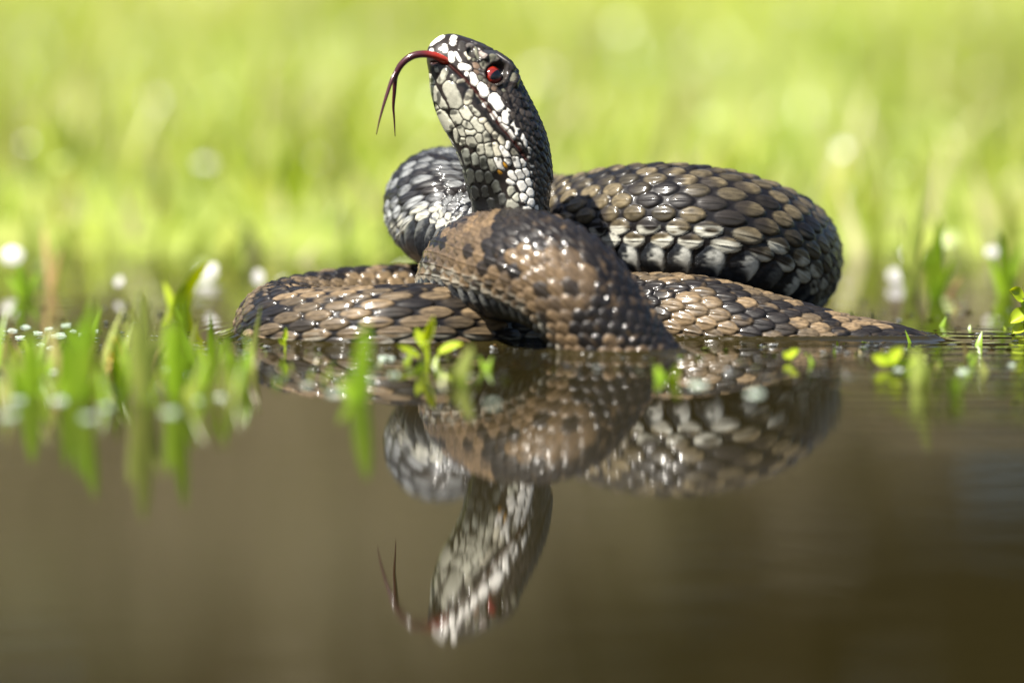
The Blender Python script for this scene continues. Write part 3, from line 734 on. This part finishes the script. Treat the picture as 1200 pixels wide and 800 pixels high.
def tuft(name, label, cat, pxb, pyb, blades, mat, group=None, face=(0.2, -1, 0.1), segs=9):
    B0 = on_water(pxb, pyb); Yb = B0[1] / U
    root = empty(name, (B0[0], B0[1], 0)); tag(root, label, cat, group)
    k_ = (6000 + Yb) / 6000
    for i, bl in enumerate(blades):
        tx, ty, wd = bl[:3]; dy = bl[3] if len(bl) > 3 else RNG.uniform(-25, 25); bend = bl[4] if len(bl) > 4 else 0.5
        x_off = RNG.uniform(-5, 5) * U * (len(blades) > 1)
        T_ = at(tx, ty, Yb + dy)
        V, F = blade((B0[0] + x_off, B0[1], -0.004), T_[2] + 0.004, (T_[0] - B0[0] - x_off, T_[1] - B0[1], 0), wd * U * k_ * 0.95, bend, segs, face, tp=5.0)
        mesh_obj('blade', V, F, mat, root)
    return root
FG = 'grass tufts in the blurred foreground at left'
tuft('grass_tuft', 'blurred green grass tuft at the left edge of the pond foreground', 'grass', 32, 463, [(37, 384, 24), (8, 418, 18), (60, 424, 14)], m_blade)
tuft('grass_tuft', 'blurred grass tuft with a tip leaning right over white duckweed', 'grass', 90, 467, [(110, 350, 24), (76, 386, 20), (92, 372, 18)], m_blade)
tuft('grass_tuft', 'broad pale grass tuft, tallest in the left foreground', 'grass', 168, 472, [(166, 338, 26), (150, 372, 20), (190, 382, 16)], m_pale)
tuft('grass_tuft', 'dark green grass tuft beside the broad pale tuft', 'grass', 209, 465, [(216, 338, 20), (196, 372, 22), (228, 402, 14)], m_blade)
tuft('grass_tuft', 'short thin grass tuft between dark tuft and snake', 'grass', 243, 452, [(250, 390, 13), (231, 404, 12)], m_blade)
tuft('grass_tuft', 'thin grass tuft nearest to the left coil of the snake', 'grass', 272, 457, [(260, 392, 14), (288, 414, 12)], m_blade)
tuft('grass_tuft', 'single thick blurred grass blade before the tan coil', 'grass', 417, 470, [(430, 376, 24), (396, 440, 16)], m_blade)
tuft('grass_tuft', 'short pale blurred grass blade right of the seedling', 'grass', 540, 450, [(553, 404, 20), (528, 428, 14)], m_pale)
tuft('grass_tuft', 'tiny blurred green tuft in front of the arched coil', 'grass', 781, 446, [(770, 428, 14), (795, 426, 15)], m_blade)
tuft('grass_tuft', 'short blurred grass blade near the tail at right', 'grass', 1080, 452, [(1073, 408, 20), (1094, 424, 14)], m_pale)
tuft('grass_tuft', 'small blurred tuft at the right edge of the water', 'grass', 1118, 462, [(1112, 432, 12), (1127, 438, 10)], m_blade)
# behind the snake
parts = []; cols = []
for i in range(200):                              # short fresh blades crowding the left margin: one mass
    x_ = RNG.uniform(-15, 300) if i < 112 else RNG.uniform(300, 600); y_ = RNG.uniform(418, 474) if i < 112 else RNG.uniform(424, 452)
    if i >= 150: x_, y_ = RNG.uniform(930, 1215), RNG.uniform(366, 442)
    B0 = on_water(x_, y_); h = RNG.uniform(0.004, 0.016) * (1.0 if i < 112 else 0.4); a = RNG.uniform(0, 6.28)
    V, F = blade((B0[0], B0[1], -0.003), h, (0.35 * h * math.cos(a), 0.35 * h * math.sin(a), 0), RNG.uniform(0.0009, 0.0022), 0.6, 5, (RNG.uniform(-0.5, 0.5), -1, 0.1))
    parts.append((V, F)); c = [(0.22, 0.36, 0.02), (0.30, 0.40, 0.04), (0.36, 0.40, 0.10), (0.34, 0.27, 0.10)][RNG.integers(4) if i % 3 else 0]
    cols.append(np.repeat([c], len(V), 0))
V, F = join(parts)
tag(mesh_obj('marsh_grass', V, F, leaf_mat('marsh_grass', None, None, 0.3, 0.45, attr=True), None, col=np.vstack(cols)), 'short blurred grass crowding the left pond foreground', 'grass', None, 'stuff')
parts = []; cols = []
for i in range(900):                              # floating scraps of weed and leaf; the whitest paint in sparkles: one mass
    k3 = i % 3
    if k3 == 0: x_, y_ = RNG.uniform(-10, 600), 396 + 70 * RNG.random() ** 1.3
    elif k3 == 1: x_, y_ = RNG.uniform(240, 1120), RNG.uniform(404, 446)
    else: x_, y_ = RNG.choice([RNG.uniform(960, 1215), RNG.uniform(-15, 270)]), RNG.uniform(352, 448)
    B0 = on_water(x_, y_); r_ = RNG.uniform(0.0004, 0.0014); a = RNG.uniform(0, 6.28)
    q_ = np.array([[-1, 0, 0], [-0.2, -0.5, 0.22], [1, 0.1, 0.05], [0.1, 0.5, 0.25], [0, 0, -0.15]]) * r_ * (1, RNG.uniform(0.5, 1.2), RNG.uniform(0.5, 1.6))
    R_ = np.array([[math.cos(a), -math.sin(a), 0], [math.sin(a), math.cos(a), 0], [0, 0, 1]])
    V = q_ @ R_.T + B0 + (0, 0, 0.0003); F = np.array([[0, 1, 2, 3], [0, 4, 2, 1], [0, 3, 2, 4]])
    parts.append((V, F)); c = [(0.20, 0.28, 0.03), (0.14, 0.09, 0.035), (0.33, 0.33, 0.22), (0.26, 0.30, 0.08), (0.50, 0.53, 0.52), (0.60, 0.62, 0.62)][RNG.integers(6)]
    cols.append(np.repeat([c], len(V), 0))
V, F = join(parts)
tag(mesh_obj('pond_weed', V, F, leaf_mat('pond_weed', None, None, 0.22, 0.2, attr=True, spec=0.7), None, col=np.vstack(cols)), 'scraps of weed and leaf floating round the coils, the whitest painted as sparkles', 'weed', None, 'stuff')
tuft('grass_tuft', 'tall light grass tuft standing in water behind right coil', 'grass', 1068, 347, [(1092, 178, 17, 40), (1060, 250, 14, 20), (1048, 285, 12), (1110, 262, 12), (1080, 240, 13)], m_pale)
tuft('grass_tuft', 'short bright grass tuft behind the tail', 'grass', 1096, 350, [(1100, 256, 16), (1120, 300, 12), (1085, 290, 12)], m_blade)
tuft('bent_leaf', 'bent pale leaf rising behind the left foreground grass', 'leaf', 206, 360, [(246, 304, 20, -40, 0.9), (192, 330, 11)], m_lime)
tuft('grass_tuft', 'low blurred grass tuft at far left behind duckweed', 'grass', 30, 349, [(22, 308, 14), (46, 318, 12), (8, 322, 12)], m_blade)
tuft('dry_stalk', 'reddish brown dry stalk, blurred, behind the left water', 'stalk', 60, 338, [(50, 262, 7, 60), (72, 290, 6, 20)], m_straw)
tuft('dry_stalk', 'short orange dry stalk behind the tail at right', 'stalk', 1108, 346, [(1084, 318, 9, 0), (1128, 322, 8, 10)], m_straw)
tuft('grass_tuft', 'blurred grass tuft at the right edge behind water', 'grass', 1180, 346, [(1172, 270, 14), (1196, 284, 12), (1160, 300, 12)], m_blade)

def leaf_shape(P0, P1, wd, up=(0, 0, 1), cup=0.2, n=9, m=7):
    """oval cupped leaf from stalk end P0 to tip P1, with thickness from its cup"""
    P0 = np.asarray(P0, float); P1 = np.asarray(P1, float); ax = P1 - P0; ln = np.linalg.norm(ax); ax = ax / ln
    sd_ = np.cross(ax, up); sd_ /= np.linalg.norm(sd_) + 1e-9; nn = np.cross(sd_, ax)
    V = []
    for t_ in np.linspace(0, 1, n):
        w_ = wd * 0.5 * (math.sin(math.pi * min(max(t_ ** 0.85, 0.03), 0.985)) ** 0.65)
        for q_ in np.linspace(-1, 1, m):
            V.append(P0 + ax * ln * t_ + sd_ * w_ * q_ + nn * (cup * wd * (q_ * q_ - 0.5) - cup * ln * 0.4 * (t_ - 0.5) ** 2 * 2))
    return np.array(V), grid_faces(n, m)
def sprout(name, label, pxb, pyb, stems, leaves, mat, cat='seedling'):
    B0 = on_water(pxb, pyb); Yb = B0[1] / U
    root = empty(name, (B0[0], B0[1], 0)); tag(root, label, cat)
    for (x1, y1, r) in stems:
        T_ = at(x1, y1, Yb); Q = np.array([[B0[0], B0[1], -0.004], (B0 + T_) / 2 + np.array([0.3, 0, 0.2]) * U * 4, T_])
        P, _, _ = catmull(Q, 8); V, F = tube(P, np.full(8, r * U), 8, 1, (1, 0.2, 0)); mesh_obj('stem', V, F, mat, root)
    for (x0, y0, x1, y1, wd, dy, up) in leaves:
        V, F = leaf_shape(at(x0, y0, Yb), at(x1, y1, Yb + dy), wd * U, up); mesh_obj('leaf', V, F, mat, root)
    return root
sprout('seedling', 'lime green seedling with upright leaves before the tan coil', 502, 424, [(499, 400, 1.7), (492, 402, 1.4), (518, 414, 1.2)],
       [(498, 404, 508, 371, 11, -6, (0.4, -1, 0.2)), (496, 404, 487, 384, 11, 4, (-0.3, -1, 0.3)), (500, 408, 499, 384, 9, 10, (0, -1, 0.1)), (513, 412, 541, 402, 15, -8, (0, -0.6, 0.8)), (492, 418, 466, 404, 11, -6, (0.2, -0.7, 0.7))], m_lime)
sprout('seedling', 'tiny yellow green seedling at the foot of the tan coil', 333, 412, [(333, 396, 1.2)], [(333, 402, 335, 384, 6, 0, (0.2, -1, 0.2)), (333, 404, 326, 396, 6, -3, (0, -1, 0.4))], m_lime)
sprout('seedling', 'glinting green sprout before the lower right coil', 926, 424, [(926, 416, 1.4)], [(922, 419, 936, 409, 11, -4, (0, -0.7, 0.7)), (926, 420, 918, 412, 9, 2, (-0.2, -0.8, 0.6))], m_lime)
sprout('seedling', 'blue green sprout with glints beside the submerged tail', 1044, 432, [(1042, 420, 1.5)], [(1040, 426, 1058, 406, 16, -6, (0, -0.7, 0.7)), (1042, 426, 1022, 416, 14, 4, (-0.2, -0.8, 0.6)), (1046, 428, 1080, 420, 12, 0, (0.1, -0.8, 0.6))], m_lime)
sprout('water_plant', 'bright yellow green leafy plant cut by the right edge', 1202, 392, [(1198, 352, 2.4), (1210, 340, 2.4)], [(1200, 350, 1184, 340, 20, -10, (0, -0.8, 0.6)), (1204, 362, 1183, 378, 18, -6, (0, -0.8, 0.5)), (1206, 345, 1214, 318, 20, 5, (0, -1, 0.3)), (1202, 380, 1186, 390, 14, -4, (0, -0.8, 0.6))], m_lime, 'plant')
sprout('fallen_petal', 'cream and yellow petal standing among left grass tufts', 134, 426, [(134, 420, 1.5)], [(134, 424, 137, 394, 17, -6, (0.2, -1, 0.3)), (130, 424, 122, 408, 12, 6, (-0.3, -1, 0.3))], m_yel, 'petal')

# ---- duckweed fronds: little domed pads afloat, each its own object
def frond(name, pxb, pyb, rx, label, group, tilt=0.35):
    p = on_water(pxb, pyb); k_ = (p[1] + 1.2) / 1.2
    n, m = 7, 12; V = []
    ph0 = RNG.uniform(0, 6.28)
    for i in range(n):
        f_ = i / (n - 1)
        for j in range(m):
            a = 2 * math.pi * j / m
            lob = 1 + 0.22 * math.cos(3 * a + ph0)
            V.append((rx * math.sin(f_ * 1.62) * lob * math.cos(a), rx * 0.8 * math.sin(f_ * 1.62) * lob * math.sin(a), rx * 0.20 * math.cos(f_ * 1.62) + rx * 0.05 * math.cos(5 * a + ph0)))
    V = np.array(V) * U * k_ * RNG.uniform(0.5, 0.9)
    cx, sx = math.cos(tilt), math.sin(tilt)
    V[:, 1], V[:, 2] = V[:, 1] * cx - V[:, 2] * sx, V[:, 1] * sx + V[:, 2] * cx
    o = mesh_obj(name, V, grid_faces(n, m, True), m_duck)
    o.location = (p[0], p[1], 0.0002)
    return tag(o, label, 'duckweed', group)
for (x, y, r) in [(14, 388, 9), (30, 384, 7), (44, 391, 10), (58, 386, 9), (70, 394, 11), (86, 389, 9), (100, 392, 8), (112, 388, 7), (48, 404, 8), (60, 408, 7), (24, 396, 8), (78, 382, 7)]:
    frond('duckweed_frond', x, y, r, 'sharp pale duckweed frond in the clump behind left grass', 'pale duckweed clump at far left')
fgd = [(18, 442, 9), (34, 452, 12), (20, 470, 12), (62, 436, 8), (70, 470, 14), (84, 452, 10), (118, 445, 9), (124, 478, 14), (140, 462, 10), (158, 440, 9), (182, 455, 12), (194, 434, 8), (214, 440, 11), (228, 470, 12), (252, 438, 11), (258, 466, 12), (286, 452, 10), (10, 488, 12), (104, 490, 13), (200, 484, 12), (360, 452, 10), (392, 462, 11), (436, 446, 9), (462, 440, 8)]
for (x, y, r) in fgd:
    frond('duckweed_frond', x, y, r, 'blurred pale duckweed frond among the left foreground grass', 'blurred duckweed in the left foreground')
for (x, y, r, lab) in [(1130, 436, 14, 'pale blue duckweed frond floating alone at right'), (1052, 434, 10, 'duckweed frond beside the blue green sprout'), (578, 474, 11, 'round blurred frond catching the sun below the seedling'), (1186, 428, 8, 'small duckweed frond at the right edge of the water'), (452, 421, 11, 'pale frond under the yellowish seedling leaf'), (818, 452, 14, 'blurred frond before the middle of the snake'), (886, 462, 14, 'blurred frond in front of the lower right coil')]:
    frond('duckweed_frond', x, y, r, lab, None)

# ---- wet leaves and drops that glint in the marsh behind (uncountable): one mass
parts = []; cols = []
hv = (np.array(SUN_DIR) + np.array([0, -1, 0])); hv /= np.linalg.norm(hv)
for i in range(300):
    y = 0.13 + 2.6 * RNG.random() ** 2.0; x = RNG.uniform(-1, 1) * (0.12 + 0.13 * (y + 1.2))
    z = max(float(ground_z(np.array(x), np.array(y))), 0.0) + 0.002 + 0.05 * RNG.random() ** 3 * min(y, 1.2)
    r = RNG.uniform(0.0008, 0.0030) * (1 + 0.30 * y)
    nn = hv + RNG.normal(0, 0.30, 3); nn /= np.linalg.norm(nn)
    u_ = np.cross(nn, (0, 0, 1)); u_ /= np.linalg.norm(u_); v_ = np.cross(nn, u_)
    th_ = np.linspace(0, 2 * math.pi, 10, endpoint=False)
    V = [np.array([x, y, z]) + nn * r * 0.12]
    for rr2, dn in ((0.55, 0.085), (1.0, 0.0)):
        for a in th_: V.append(np.array([x, y, z]) + (u_ * math.cos(a) + v_ * math.sin(a) * 0.8) * r * rr2 + nn * r * dn)
    F = [(0, 1 + 2 * j, 2 + 2 * j, 1 + (2 * j + 2) % 10) for j in range(5)]
    Fq = [(1 + j, 11 + j, 11 + (j + 1) % 10, 1 + (j + 1) % 10) for j in range(10)]
    parts.append((np.array(V), np.array(F + Fq))); c = (0.30, 0.36, 0.12) if RNG.random() < 0.6 else (0.45, 0.44, 0.42)
    cols.append(np.repeat([c], len(V), 0))
V, F = join(parts)
wet = mesh_obj('wet_leaves', V, F, leaf_mat('wet_leaves', None, None, 0.40, 0.2, attr=True, spec=0.6), None, col=np.vstack(cols))
tag(wet, 'glinting wet leaves scattered in the blurred marsh behind', 'leaves', None, 'stuff')
